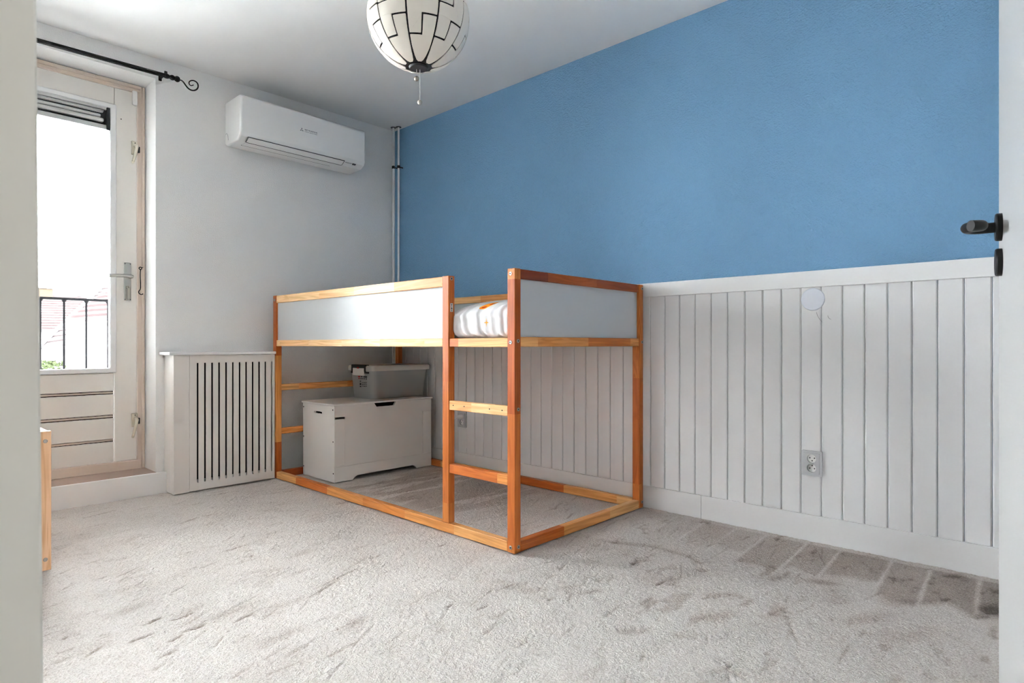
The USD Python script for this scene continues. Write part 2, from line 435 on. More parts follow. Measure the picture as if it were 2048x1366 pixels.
# stub of wall beside the entrance, slightly out of plumb
wv, wf, _ = meshkit.arrays(box(-.10, .103, .62, 1.25, -.15, ZC, .002))
wv = wv.copy()
wv[:, 0] -= 0.0083 * (wv[:, 2] - EYE_Z)
obj('wall_entry', (wv, wf), 'stub_white', kind=S, label='end of the white wall stub beside the entrance', smooth=False)
obj('wall_landing', cat([box(-.9, -.8, -1.7, -.13, -.15, ZC), box(1.2, 1.3, -1.7, -.13, -.15, ZC), box(-.9, 1.3, -1.8, -1.7, -.15, ZC)]), 'wall_white', kind=S, label='white walls of the landing behind the entrance', smooth=False)
obj('floor_landing', box(-.9, 1.3, -1.8, -.03, -.12, -.006), 'hall_floor', kind=S, label='floor of the landing', smooth=False)

# wainscot on the blue wall: loose boards under a flat rail
PITCH, G0 = 0.08347, 0.255
wains = thing('trim_1', 'white tongue-and-groove wainscot along the blue wall', None, (XR, 0, 0), kind=S)


def plank(y0, y1, z0, z1, xf, xb, c):
    P = [(xb, y0), (xf + c, y0), (xf, y0 + c * 1.25), (xf, y1 - c * 1.25), (xf + c, y1), (xb, y1)]
    m_ = trimesh.creation.extrude_polygon(Polygon(P), z1 - z0, engine='earcut')
    m_.apply_translation((0, 0, z0))
    return m_


for k in range(-4, 44):
    y0, y1 = G0 + k * PITCH, min(G0 + (k + 1) * PITCH, YB - .002)
    if y1 - y0 < .02 or y0 < YF:
        continue
    obj('plank', plank(y0 + .001, y1 - .001, .10, 1.10, 2.8505, XR - .0005, .0036), 'plank_white', wains, smooth=False)
obj('top_rail', box(2.842, XR - .0005, YF, YB - .001, 1.098, 1.170, .002), 'gloss_white', wains, smooth=False)
for p0, p1, z0, z1 in (((.895, 1.005), (.868, .975), 0, 0), ((.858, .990), (.836, .948), 0, 0), ((.812, .974), (.800, .957), 0, 0)):
    a, b = np.array(p0), np.array(p1)
    n_ = np.array([a[1] - b[1], b[0] - a[0]])
    n_ = n_ / np.linalg.norm(n_)
    mid = (a + b) / 2 + n_ * .004
    if p0[0] < .86:
        obj('pencil_mark', tube([(2.8497, *q) for q in spline([a, mid, b], 4)], .0006, 6), 'pencil', wains)
base = thing('baseboard_right', 'tall flat white skirting board below the wainscot', None, (XR, 0, 0), kind=S)
obj('board', box(2.842, XR - .0005, YF, 1.3862, -.01, .108, .0022), 'gloss_white', base, smooth=False)
obj('board', box(2.842, XR - .0005, 1.3868, YB - .001, -.01, .108, .0022), 'gloss_white', base, smooth=False)

# ------------------------------------------------------------------ balcony door in the back wall
YD = 4.103                                # front of frame and leaf
door = thing('door_1', 'old off-white glazed balcony door with plank panel below', None, ((DOOR_X0 + DOOR_X1) / 2, YD, .113), kind=S)
fx0, fx1, lx0, lx1 = DOOR_X0 + .004, DOOR_X1 - .004, .380, 1.141
obj('frame_jamb', box(lx1 + .003, fx1, YD, 4.2, .113, DOOR_Z1 - .004, .004), 'frame_aged', door)
obj('frame_jamb', box(lx1 + .003 + .022, fx1 - .001, YD - .012, YD + .01, .118, DOOR_Z1 - .006, .003), 'frame_aged', door)
obj('frame_jamb', box(fx0, lx0 - .003, YD, 4.2, .113, DOOR_Z1 - .004, .004), 'frame_aged', door)
obj('frame_head', box(fx0, fx1, YD - .001, 4.2, 2.338, DOOR_Z1 - .003, .004), 'frame_aged', door)
obj('frame_head', box(fx0 + .02, fx1 - .022, YD - .013, YD + .01, 2.356, DOOR_Z1 - .006, .003), 'frame_aged', door)
obj('threshold', box(fx0, fx1 - .018, YD - .006, 4.2, .114, .1695, .004), 'frame_aged', door)
GX0, GX1, GZ0, GZ1 = .500, 1.024, .686, 2.232      # opening between the stiles, glazing bead included
obj('stile', box(GX1 + .0032, lx1, YD + .002, 4.15, .171, 2.334, .003), 'door_white', door)
obj('stile', box(lx0, GX0 - .002, YD + .002, 4.15, .171, 2.334, .003), 'door_white', door)
obj('top_rail', box(GX0 - .002, GX1 + .002, YD + .002, 4.15, GZ1 + .002, 2.334, .003), 'door_white', door)
gx1b, bw = 1.036, .034
for m_ in (box(gx1b - bw, gx1b, YD - .006, YD + .03, GZ0, GZ1 + .004, .005), box(.488, .488 + bw, YD - .006, YD + .03, GZ0, GZ1 + .004, .005),
           box(.488, gx1b, YD - .0065, YD + .03, GZ0, GZ0 + .028, .005), box(.488, gx1b, YD - .0065, YD + .03, GZ1 - .026, GZ1 + .004, .005)):
    obj('glazing_bead', m_, 'gloss_white', door)
obj('pane', box(.50, 1.022, YD + .018, YD + .024, GZ0 + .01, GZ1 - .01), 'glass', door, smooth=False)
for z0, z1 in ((.581, .684), (.4435, .562), (.305, .424), (.171, .288)):
    obj('plank', box(GX0, GX1, YD + .006, YD + .035, z0, z1, .003), 'door_white', door)
obj('plank_backing', box(GX0, GX1, YD + .022, 4.15, .175, .69), 'joint_dark', door, smooth=False)
for z in (.5715, .434, .297):
    obj('rib', box(GX0, GX1 - .002, YD + .013, YD + .024, z - .0045, z + .0055, .002), 'frame_aged', door)
obj('sill', box(DOOR_X0 + .001, DOOR_X1 - .001, 3.901, YD + .01, .1131, .1155, .001), 'sill_wood', door, label='worn bare wood sill board')
# handle on a long plate, key in the cylinder
pl = obj('handle_plate', box(1.073, 1.110, YD - .005, YD + .002, 1.106, 1.328, .002), 'silver', door, label='silver backplate with key')
lev = spline([(1.102, YD - .004, 1.246), (1.102, YD - .040, 1.246), (1.090, YD - .050, 1.246), (1.04, YD - .052, 1.2445), (.985, YD - .050, 1.242)], 6)
obj('lever', tube(lev, [.010] * 8 + [.0095] * (len(lev) - 8), 14), 'silver', pl)
obj('cylinder', cyl((1.0915, YD - .012, 1.184), (1.0915, YD, 1.184), .0085), 'steel', pl)
obj('key', cat([box(1.0905, 1.0925, YD - .030, YD - .010, 1.179, 1.189), box(1.085, 1.098, YD - .034, YD - .029, 1.112, 1.180, .002)]), 'steel', pl)
for x, z in ((1.078, 1.320), (1.105, 1.320), (1.078, 1.113), (1.105, 1.113)):
    obj('screw', cyl((x, YD - .0062, z), (x, YD - .004, z), .0028, 10), 'black_metal', pl)
for zc in (2.0065, .404):                # two casement turn-locks on the stile
    t = obj('lock_plate', box(1.112, 1.143, YD - .006, YD + .003, zc - .040, zc + .040, .002), 'brass_pale', door)
    obj('lock_lever', tube(spline([(1.132, YD - .004, zc + .008), (1.132, YD - .03, zc + .006), (1.126, YD - .036, zc - .03), (1.110, YD - .038, zc - .095)], 6), [.010] * 6 + [.0085] * 7 + [.0075] * 6, 12), 'brass_pale', t)
    obj('screw', cyl((1.130, YD - .0072, zc + .029), (1.130, YD - .005, zc + .029), .003, 10), 'black_metal', t)
    obj('catch', box(1.143, 1.155, YD - .010, YD + .002, zc - .024, zc + .012, .002), 'black_metal', t)
obj('hook_block', box(1.154, 1.177, YD - .024, YD - .008, 1.145, 1.313, .003), 'frame_aged', door)
obj('hook', cat([tube(spline([(1.152, YD - .030, 1.292), (1.1505, YD - .03, 1.24), (1.1515, YD - .03, 1.185), (1.149, YD - .03, 1.172), (1.1415, YD - .03, 1.159), (1.144, YD - .03, 1.150), (1.165, YD - .03, 1.149)], 6), .0026, 8),
                 tube([(1.151 + .007 * math.cos(a), YD - .03, 1.298 + .007 * math.sin(a)) for a in np.linspace(0, 2 * PI, 17)], .0026, 8), cyl((1.157, YD - .03, 1.303), (1.170, YD - .02, 1.307), .002, 8)]), 'black_metal', door, label='dark iron hook')
obj('contact_sensor', box(1.116, 1.141, YD - .014, YD + .003, 2.257, 2.342, .004), 'white_plastic', door)
obj('nail_hole', cyl((1.060, YD, 2.16), (1.060, YD + .003, 2.16), .003, 8), 'black_metal', door)
# white plinth in front of the raised sill
obj('trim_2', box(-.78, 1.238, 3.88, 3.9045, -.01, .115, .002), 'gloss_white', kind=S, label='white plinth board under the balcony door sill', smooth=False)

# roller blind folded up at the head of the pane
bl = thing('roller_blind', 'silver roller blind rolled up at the top of the balcony door pane', 'blind', (.75, YD, 2.08))
for z0, z1, xe, d in ((2.1905, 2.2065, .992, .020), (2.180, 2.188, .974, .016), (2.170, 2.178, .969, .024)):
    obj('slat', box(.522, xe, YD + .016 - d, YD + .016, z0, z1, .002), 'alu', bl)
obj('box_back', box(.522, 1.000, YD + .010, YD + .017, 2.078, 2.218), 'black_plastic', bl, smooth=False)
obj('roller', box(.522, .9575, YD - .010, YD + .011, 2.1415, 2.1605, .004), 'alu', bl)
obj('rail', box(.522, .971, YD - .018, YD + .011, 2.1165, 2.1370, .005), 'alu', bl)
obj('bottom_bar', box(.522, .989, YD - .006, YD + .012, 2.079, 2.105, .003), 'alu', bl)
obj('end_bracket', box(.985, 1.001, YD - .014, YD + .016, 2.076, 2.204, .002), 'black_plastic', bl, label='black end bracket')

# added window further left, unseen beyond the wall stub, for more daylight
win = thing('window_1', 'added narrow white framed window left of the balcony door, unseen, for extra daylight', None, (-.05, 4.12, WIN_Z0), kind=S)
for m_ in (box(WIN_X0, WIN_X0 + .06, 4.09, 4.17, WIN_Z0, WIN_Z1), box(WIN_X1 - .06, WIN_X1, 4.09, 4.17, WIN_Z0, WIN_Z1),
           box(WIN_X0, WIN_X1, 4.09, 4.17, WIN_Z0, WIN_Z0 + .06), box(WIN_X0, WIN_X1, 4.09, 4.17, WIN_Z1 - .06, WIN_Z1)):
    obj('frame', m_, 'gloss_white', win, smooth=False)
for a, b in ((WIN_X0 + .05, WIN_X1 - .05),):
    obj('pane', box(a, b, 4.125, 4.131, WIN_Z0 + .05, WIN_Z1 - .05), 'glass', win, smooth=False)
obj('window_sill', box(WIN_X0 - .02, WIN_X1 + .02, 3.87, 4.10, WIN_Z0 - .025, WIN_Z0, .003), 'gloss_white', win, smooth=False)

# entrance door standing open at the right
H, Fe = np.array([.705, -.0047]), np.array([1.540, .1275])
dv = (Fe - H) / np.linalg.norm(Fe - H)
nv = np.array([-dv[1], dv[0]])
WD = float(np.linalg.norm(Fe - H))
door2 = thing('door_2', 'white flush entrance door opened back at the right edge, black handle', None, (*H, 0), kind=S)


def dplace(m_):          # local: x along the leaf from the hinge, y out of its visible face, z up
    v, f, _ = meshkit.arrays(m_)
    v = np.asarray(v)
    xy = H + v[:, :1] * dv + v[:, 1:2] * nv
    return np.column_stack([xy, v[:, 2]]), f


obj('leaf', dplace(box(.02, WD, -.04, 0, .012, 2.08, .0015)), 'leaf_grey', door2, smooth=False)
hx, hz = WD - .060, 1.0715
ros = obj('rosette', dplace(lathe([(0, 0), (.026, 0), (.026, .008), (.0245, .010), (0, .010)], (hx, 0, hz), (0, 1, 0), 36)), 'black_metal', door2)
obj('lever', dplace(tube(spline([(hx, .008, hz), (hx, .024, hz), (hx - .0005, .042, hz), (hx - .010, .0510, hz), (hx - .04, .0525, hz - .002), (hx - .125, .0530, hz - .012)], 8), .0098, 20)), 'black_metal', ros, label='round black lever')
obj('rosette', dplace(lathe([(0, 0), (.026, 0), (.026, .008), (.0245, .010), (0, .010)], (hx, 0, hz - .0665), (0, 1, 0), 36)), 'black_metal', door2)
for z in (.25, 1.05, 1.85):
    obj('hinge', dplace(cyl((.008, .004, z - .045), (.008, .004, z + .045), .008, 14)), 'steel', door2)

# ------------------------------------------------------------------ loft bed
X0, X1, Y0, Y1, HB = 1.827, 2.812, 1.693, 3.798, 1.160
bed = thing('loft_bed', 'pine loft bed with white panels and a ladder opening on its side', 'bed', (X0, Y0, 0))
c = .0022
obj('post', box(X0, X0 + .036, Y0, Y0 + .043, 0, HB, c), 'wood_z', bed)
obj('post', box(X0, X0 + .038, Y1 - .040, Y1, 0, HB, c), 'wood_z', bed)
obj('post', box(X0, X0 + .037, 2.100, 2.143, .043, HB, c), 'wood_z', bed)
obj('post', box(X1 - .036, X1, Y0, Y0 + .043, 0, HB, c), 'wood_z', bed)
obj('post', box(X1 - .036, X1, Y1 - .040, Y1, 0, HB, c), 'wood_z', bed)
# long open side
obj('guard_rail', box(X0 + .002, X0 + .032, 2.1435, Y1 - .0405, 1.112, 1.1585, c), 'wood_y_light', bed)
obj('side_rail', box(X0 + .002, X0 + .034, 2.1435, Y1 - .0405, .8385, .8765, c), 'wood_y_light', bed)
obj('side_panel', box(X0 + .012, X0 + .020, 2.1435, Y1 - .0405, .872, 1.116), 'board_white', bed, smooth=False, label='white board panel')
obj('ladder_rail', box(X0 + .004, X0 + .034, Y0 + .0435, 2.0995, .8385, .8770, c), 'wood_y', bed)
obj('rung', box(X0 + .003, X0 + .030, Y0 + .0435, 2.0995, .555, .5965, c), 'wood_y_light', bed)
obj('rung', box(X0 + .003, X0 + .036, Y0 + .0435, 2.0995, .271, .311, c), 'wood_y', bed)
obj('floor_rail', box(X0 + .002, X0 + .036, Y0 + .0435, Y1 - .0405, 0, .0425, c), 'wood_y', bed)
for y in (2.072, 2.000, 1.842, 1.768):
    obj('screw_hole', cyl((X0 + .0028, y, .577), (X0 + .0040, y, .577), .0030, 10), 'dark_inside', bed)
# near end
obj('guard_rail', box(X0 + .0365, X1 - .0365, Y0 + .004, Y0 + .034, 1.119, 1.159, c), 'wood_x_dark', bed)
obj('end_rail', box(X0 + .0365, X1 - .0365, Y0 + .003, Y0 + .034, .840, .881, c), 'wood_x', bed)
obj('end_panel', box(X0 + .0365, X1 - .0365, Y0 + .016, Y0 + .024, .876, 1.123), 'board_white', bed, smooth=False, label='white board panel')
obj('floor_rail', box(X0 + .0365, X1 - .0365, Y0 + .002, Y0 + .036, 0, .0425, c), 'wood_x', bed)
# far end
obj('guard_rail', box(X0 + .0385, X1 - .0365, Y1 - .034, Y1 - .004, 1.115, 1.159, c), 'wood_x', bed)
obj('end_rail', box(X0 + .0385, X1 - .0365, Y1 - .034, Y1 - .003, .840, .881, c), 'wood_x', bed)
obj('end_panel', box(X0 + .0385, X1 - .0365, Y1 - .024, Y1 - .016, .876, 1.119), 'board_white', bed, smooth=False, label='white board panel')
obj('floor_rail', box(X0 + .0385, X1 - .0365, Y1 - .036, Y1 - .002, 0, .0425, c), 'wood_x_dark', bed)
obj('crossbar', box(X0 + .0385, X1 - .0365, Y1 - .034, Y1 - .004, .556, .596, c), 'wood_x', bed)
obj('crossbar', box(X0 + .0385, X1 - .0365, Y1 - .034, Y1 - .004, .277, .315, c), 'wood_x', bed)
# wall side
obj('guard_rail', box(X1 - .034, X1 - .004, Y0 + .0435, Y1 - .0405, 1.122, 1.165, c), 'wood_y', bed)
obj('side_rail', box(X1 - .034, X1 - .003, Y0 + .0435, Y1 - .0405, .840, .881, c), 'wood_y', bed)
obj('side_panel', box(X1 - .024, X1 - .016, Y0 + .0435, Y1 - .0405, .876, 1.126), 'board_white', bed, smooth=False, label='white board panel')
obj('floor_rail', box(X1 - .036, X1 - .002, Y0 + .0435, Y1 - .0405, 0, .0425, c), 'wood_y', bed)
obj('bed_base', box(X0 + .035, X1 - .035, Y0 + .037, Y1 - .037, .843, .858), 'wood_y', bed, smooth=False)


def bolt(p, n):
    p, n = np.array(p, float), np.array(n, float)
    b = obj('bolt', lathe([(0, .0014), (.0032, .0014), (.0036, .0028), (.0066, .0030), (.0078, .0018), (.0080, 0)], p, n, 20), 'silver', bed)
    obj('hex_socket', lathe([(0, 0.0016), (.0031, .0016)], p, n, 6), 'dark_inside', b)


for z in (1.1385, .858, .0215):
    bolt((X0, Y0 + .0235, z), (-1, 0, 0))
for x, z in ((X0 + .019, .864), (X0 + .020, .585), (X0 + .021, .0245)):
    bolt((x, Y0, z), (0, -1, 0))
bolt((X0 + .0175, 2.100, 1.147), (0, -1, 0))
for z in (1.132, .60, .300):
    bolt((X0, Y1 - .020, z), (-1, 0, 0))
for z in (1.14, .862, .03):
    bolt((X1 - .012, Y0, z), (0, -1, 0))
st_ = obj('warning_sticker', box(1.8375, 1.8530, 2.0993, 2.1001, .9975, 1.036), 'paper', bed, smooth=False, label='small white warning sticker')
sym = shapely.union_all([Point(1.845, 1.0285).buffer(.0022), sbox(1.8442, 1.004, 1.8460, 1.0285), Polygon([(1.8405, 1.008), (1.8451, 1.020), (1.8497, 1.008), (1.8451, 1.011)]), sbox(1.8415, 1.0, 1.849, 1.003), sbox(1.8395, 1.0318, 1.851, 1.0335)])
obj('pictogram', extrude(sym, .0003, face_y(2.0993)), 'ink', st_, smooth=False)

# mattress and duvet
obj_m = thing('mattress', 'thin white mattress lying on the loft bed base', 'mattress', (2.3, 2.75, .858))
obj('cover', box(X0 + .04, X1 - .04, 2.150, Y1 - .04, .8585, .945, .015), 'mattress', obj_m)


def duvet_pt(u, th):
    """u 0..1 along y (far to near), th angle around the roll"""
    y = 2.128 - u * (2.128 - 1.742)
    e = np.clip(np.minimum(u / .16, (1 - u) / .06), 0, 1)
    end = np.sqrt(np.clip(1 - (1 - e) ** 2, 0, 1))
    cx, cz, a, b = 2.30, .960, .449, .092
    co, si = np.cos(th), np.sin(th)
    pw = lambda q, n: np.sign(q) * np.abs(q) ** (2 / n)
    top = 1 + (.10 * np.exp(-((u - .42) / .33) ** 2) - .02) * np.clip(si, 0, 1)
    x = cx + a * np.where(si > 0, pw(co, 3.2), pw(co, 9.0)) * (.90 + .10 * end)
    z = cz + b * np.where(si > 0, pw(si, 2.4), pw(si, 7.0)) * (.45 + .55 * end) * top
    q = np.stack([y * 1.0, x * 1.0, z * 1.0], -1)
    front = np.clip(-co, 0, 1) ** .5
    s = y * 46 + 1.4 * np.sin(th * 1.6 + .4) + 2.6 * meshkit.fbm(np.stack([y * 5, z * 6, x * 4], -1), 2, 3)
    w = np.sin(s * 1.9) * .55 + np.sin(s * 3.3 + 1.7) * .35
    w = np.sign(w) * np.abs(w) ** .8
    dep = .0060 * w + .014 * (meshkit.fbm(np.stack([y * 13, x * 9, z * 13], -1), 3, 5) - .5)
    low = np.clip((1.06 - z) / .10, .35, 1)
    x = x - dep * (np.abs(co) ** .5) * np.sign(-co) * low
    z = z + dep * .6 * si
    return np.stack([x, y, z], -1)


nu, nt = 150, 220
U, TH = np.meshgrid(np.linspace(0, 1, nu), np.linspace(0, 2 * PI, nt, endpoint=False), indexing='ij')
DV = duvet_pt(U, TH)
DV[..., 0] = np.clip(DV[..., 0], np.where(DV[..., 1] > 2.097, 1.8665, 1.8405), 2.770)
DV[..., 2] = np.maximum(DV[..., 2], np.where(DV[..., 0] < 1.866, .8775, .8585))
idx = np.arange(nu * nt).reshape(nu, nt)
fq = np.stack([idx[:-1], np.roll(idx, -1, 1)[:-1], np.roll(idx, -1, 1)[1:], idx[1:]], -1).reshape(-1, 4)
dv_v = np.vstack([DV.reshape(-1, 3), DV[0].mean(0), DV[-1].mean(0)])
c0, c1 = nu * nt, nu * nt + 1
caps = [(c0, idx[0][(j + 1) % nt], idx[0][j]) for j in range(nt)] + [(c1, idx[-1][j], idx[-1][(j + 1) % nt]) for j in range(nt)]
dt = trimesh.Trimesh(dv_v, np.vstack([np.vstack([fq[:, [0, 1, 2]], fq[:, [0, 2, 3]]]), np.array(caps)]), process=False)
if dt.volume < 0:
    dt.invert()
duv = thing('duvet', 'bundled white duvet with orange planet and gold star print in the ladder opening', 'duvet', (2.3, 1.93, .862))
dcover = obj('cover', dt, 'sheet', duv, smooth=True)
fr = DV.reshape(-1, 3)
fr = fr[(fr[:, 0] < 2.05) & (fr[:, 2] > .87)]
front_x = LinearNDInterpolator(fr[:, 1:], fr[:, 0])


def decal(name, poly, m_, lift):
    poly = poly.segmentize(.004)
    v2, f2 = trimesh.creation.triangulate_polygon(poly, engine='earcut')
    t2 = trimesh.Trimesh(np.column_stack([v2, np.zeros(len(v2))]), f2, process=False)
    for _ in range(2):
        t2 = t2.subdivide()
    yz = np.array(t2.vertices)[:, :2]
    x = front_x(yz)
    x = np.where(np.isnan(x), 1.9, x) - lift
    obj(name, (np.column_stack([x, yz]), t2.faces), m_, dcover, smooth=True)


pcn = (1.926, 1.021)
el = affinity.rotate(affinity.scale(Point(*pcn).buffer(1, 24), .031, .0155), -16, origin=pcn)
decal('planet_print', el, 'print_orange', .0016)
decal('planet_print', affinity.rotate(affinity.scale(Point(pcn[0] - .008, pcn[1] + .008).buffer(1, 20), .014, .0055), -13), 'print_red', .0026)
decal('planet_print', affinity.rotate(affinity.scale(Point(pcn[0] + .010, pcn[1] - .008).buffer(1, 20), .010, .0042), -13), 'print_red', .0026)
sc_ = (1.879, .943)
star = Polygon([(sc_[0] + r_ * math.cos(a), sc_[1] + r_ * math.sin(a) * 1.35) for a, r_ in [(k * PI / 4, (.0150 if k % 2 == 0 else .0030)) for k in range(8)]])
decal('star_print', star, 'print_gold', .0014)

# ------------------------------------------------------------------ toy chest and storage box under the bed
CX0, CX1, CY0, CY1 = 2.010, 2.772, 3.373, 3.755
chest = thing('toy_chest', 'white wooden toy chest with hand cut-outs under the loft bed', 'chest', ((CX0 + CX1) / 2, (CY0 + CY1) / 2, 0))
side = sbox(CY0 + .012, .0, CY1, .470).difference(rrect(3.517, 3.616, .4115, .4255, .007))
for x in (CX0, CX1 - .015):
    obj('side_panel', extrude(side, .015, lambda u, v, w, x=x: (x + w, u, v)), 'chest_white', chest, smooth=False)
front = Polygon([(CX0, 0), (2.138, 0), (2.150, .012), (2.172, .024), (2.612, .024), (2.630, .014), (2.642, 0), (CX1, 0), (CX1, .470), (2.470, .470), (2.453, .4445), (2.317, .4445), (2.298, .470), (CX0, .470)])
obj('front_panel', extrude(front, .012, lambda u, v, w: (u, CY0 + .012 - w, v)), 'chest_white', chest, smooth=False)
for m_ in (box(CX0, 2.082, CY0 - .003, CY0 + .001, .10, .402, .001), box(2.697, CX1, CY0 - .003, CY0 + .001, .095, .385, .001)):
    obj('front_frame', m_, 'chest_white', chest, smooth=False)
fr2 = front.intersection(sbox(CX0, .388, CX1, .47))
obj('front_frame', extrude(fr2, .003, lambda u, v, w: (u, CY0 - w, v)), 'chest_white', chest, smooth=False)
fr3 = front.intersection(sbox(CX0, 0, CX1, .0925))
obj('front_frame', extrude(fr3, .003, lambda u, v, w: (u, CY0 - w, v)), 'chest_white', chest, smooth=False)
obj('back_panel', box(CX0 + .015, CX1 - .015, CY1 - .012, CY1, .03, .470), 'chest_white', chest, smooth=False)
obj('contents', box(CX0 + .04, CX1 - .04, CY0 + .035, CY1 - .03, .048, .440, .01), 'dark_inside', chest)  # dark block added for the shade behind the cut-outs
obj('bottom_panel', box(CX0 + .015, CX1 - .015, CY0 + .012, CY1 - .012, .035, .047), 'dark_inside', chest, smooth=False)  # coloured dark for the shade inside the chest
obj('lid', box(CX0 - .011, CX1 + .006, CY0 - .012, CY1 + .001, .4705, .482, .002), 'chest_white', chest, smooth=False)
for y, z in ((3.388, .446), (3.386, .250), (3.384, .055), (CY1 - .007, .443), (CY1 - .007, .25), (CY1 - .007, .055)):
    obj('screw', cyl((CX0 - .0008, y, z), (CX0 + .001, y, z), .0042, 12), 'dark_inside', chest)

sb = thing('storage_box', 'translucent plastic storage box with clip handle on the toy chest', 'box', (2.58, 3.63, .482))
bx0, bx1, by0, by1 = 2.350, 2.818, 3.462, 3.745


def tub(x0, x1, y0, y1, z0, z1, taper, r, wall):
    out = []
    for z, k, w in ((z0, taper, 0), (z1, 0, 0), (z1, 0, wall), (z0 + wall, taper, wall)):
        p = rrect(x0 + k + w, x1 - k - w, y0 + k + w, y1 - k - w, r)
        out.append(np.column_stack([np.array(p.exterior.coords)[:-1], np.full(len(p.exterior.coords) - 1, z)]))
    n = len(out[0])
    v = np.vstack(out + [[(x0 + x1) / 2, (y0 + y1) / 2, z0], [(x0 + x1) / 2, (y0 + y1) / 2, z0 + wall]])
    f = []
    for i in range(3):
        for j in range(n):
            a, b = i * n + j, i * n + (j + 1) % n
            f += [(a, b, b + n), (a, b + n, a + n)]
    for j in range(n):
        f += [(4 * n, (j + 1) % n, j), (4 * n + 1, 3 * n + j, 3 * n + (j + 1) % n)]
    t_ = trimesh.Trimesh(v, np.array(f), process=False)
    if t_.volume < 0:
        t_.invert()
    return t_


tubm = obj('tub', tub(bx0, bx1, by0, by1, .4825, .678, .014, .035, .003), 'frosted', sb, label='translucent tub')
lidp = rrect(bx0 - .017, bx1 + .018, by0 - .014, by1 + .008, .03)
lt = trimesh.creation.extrude_polygon(lidp, .030, engine='earcut')
lt.apply_translation((0, 0, .672))
lt2 = trimesh.creation.extrude_polygon(lidp.buffer(-.006), .006, engine='earcut')
lt2.apply_translation((0, 0, .702))
obj('lid', trimesh.util.concatenate([lt, lt2]), 'lid_plastic', sb, smooth=40)
hy0, hy1, hxs = 3.520, 3.688, bx0 - .0185
hd = obj('clip_handle', cat([box(hxs - .004, hxs + .03, hy0, hy1, .690, .7125, .003), box(hxs - .004, hxs + .004, hy0, hy0 + .014, .664, .70, .002), box(hxs - .004, hxs + .004, hy1 - .014, hy1, .664, .70, .002),
                             box(hxs - .004, hxs + .016, hy0 - .02, hy0 + .012, .655, .665, .002), box(hxs - .004, hxs + .016, hy1 - .012, hy1 + .006, .655, .665, .002)]), 'black_plastic', sb, label='black clip handle')
obj('handle_button', box(hxs - .006, hxs - .003, 3.594, 3.614, .687, .697, .001), 'red_plastic', hd)
obj('clip_tab', box(hxs - .003, hxs + .008, hy0 + .016, hy1 - .016, .640, .690, .002), 'white_plastic', sb)
lab = obj('printed_label', cat([box(bx0 + .0015, bx0 + .0035, 3.535, 3.575, .627, .634), box(bx0 + .0015, bx0 + .0035, 3.590, 3.606, .628, .634)] + [box(bx0 + .002, bx0 + .004, 3.538 + .021 * k, 3.547 + .021 * k, .615, .621) for k in range(4)]
                               + [box(bx0 + .004, bx0 + .008, 3.612, 3.622, z, z + .006) for z in (.596, .580, .574, .560)] + [box(bx0 + .004, bx0 + .0075, 3.545 + .02 * k, 3.555 + .02 * k, .590 - .012 * j, .5925 - .012 * j) for k in range(3) for j in range(3)]), 'ink', tubm, smooth=False)
obj('printed_label', cat([box(bx0 + .0015, bx0 + .0035, 3.618, 3.640, .627, .635), box(bx0 + .002, bx0 + .004, 3.624, 3.636, .615, .622)]), 'red_plastic', tubm, smooth=False)
for nm, lb, ct, m_, p, r_ in (('toy_block', 'orange toy seen through the right of the storage box', 'toy', 'print_orange', (2.655, 3.51, .513), .027), ('toy_ball', 'dull red ball at the bottom left inside the storage box', 'toy', 'print_red', (2.46, 3.53, .511), .025),
                              ('toy_bag', 'dull green soft toy in the left of the storage box', 'toy', 'grass', (2.47, 3.58, .570), .06), ('toy_cup', 'pale grey toy cup in the middle of the storage box', 'toy', 'mid_grey', (2.56, 3.53, .515), .029)):
    if nm == 'toy_block':
        mm = cat([box(p[0] - r_, p[0] + r_, p[1] - r_, p[1] + r_, .486, .515, .004), box(p[0] - r_ * .6, p[0] + r_ * .6, p[1] - r_ * .6, p[1] + r_ * .6, .515, .545, .004)])
    elif nm == 'toy_cup':
        mm = lathe([(0, .486 - p[2]), (r_ * .75, .486 - p[2]), (r_, .04), (r_ * .9, .04), (r_ * .7, -.02), (0, -.02)], p, (0, 0, 1), 24)
    elif nm == 'toy_bag':
        q = trimesh.creation.icosphere(3, 1.0)
        w_ = np.array(q.vertices)
        w_ = w_ * (1 + .25 * (meshkit.fbm(w_ * 2 + 5, 3, 2) - .5))[:, None] * np.array([.075, .075, .082])
        mm = trimesh.Trimesh(w_ + np.array([p[0], p[1] + .04, .571]), q.faces, process=False)
    else:
        mm = ball(p, r_, 3)
    tag(obj(nm, mm, m_), lb, ct)

# ------------------------------------------------------------------ radiator cover
RX0, RX1, RYF = 1.230, 1.822, 3.765
rc = thing('radiator_cover', 'white painted radiator cover with vertical slots left of the bed', 'radiator cover', ((RX0 + RX1) / 2, 3.85, 0))
obj('corner_stile', box(RX0, 1.3145, RYF, RYF + .018, .0, .788, .0015), 'cover_paint', rc, smooth=False)
panel = sbox(1.3155, 0.004, RX1, .787)
for k in range(12):
    xs_ = 1.3600 + .0402 * k
    panel = panel.difference(LineString([(xs_, .054), (xs_, .738)]).buffer(.0050, 8))
obj('slotted_panel', extrude(panel, .006, face_y(RYF + .007)), 'cover_paint', rc, smooth=False)
obj('side_panel', box(RX0, RX0 + .018, RYF + .0185, YB - .001, 0, .788, .0015), 'cover_paint', rc, smooth=False)
obj('side_panel', box(RX1 - .016, RX1, RYF + .0185, YB - .001, 0, .788, .0015), 'cover_paint', rc, smooth=False)
obj('top_board', box(1.203, RX1 + .002, 3.748, YB - .001, .7885, .806, .003), 'gloss_white', rc, smooth=False)
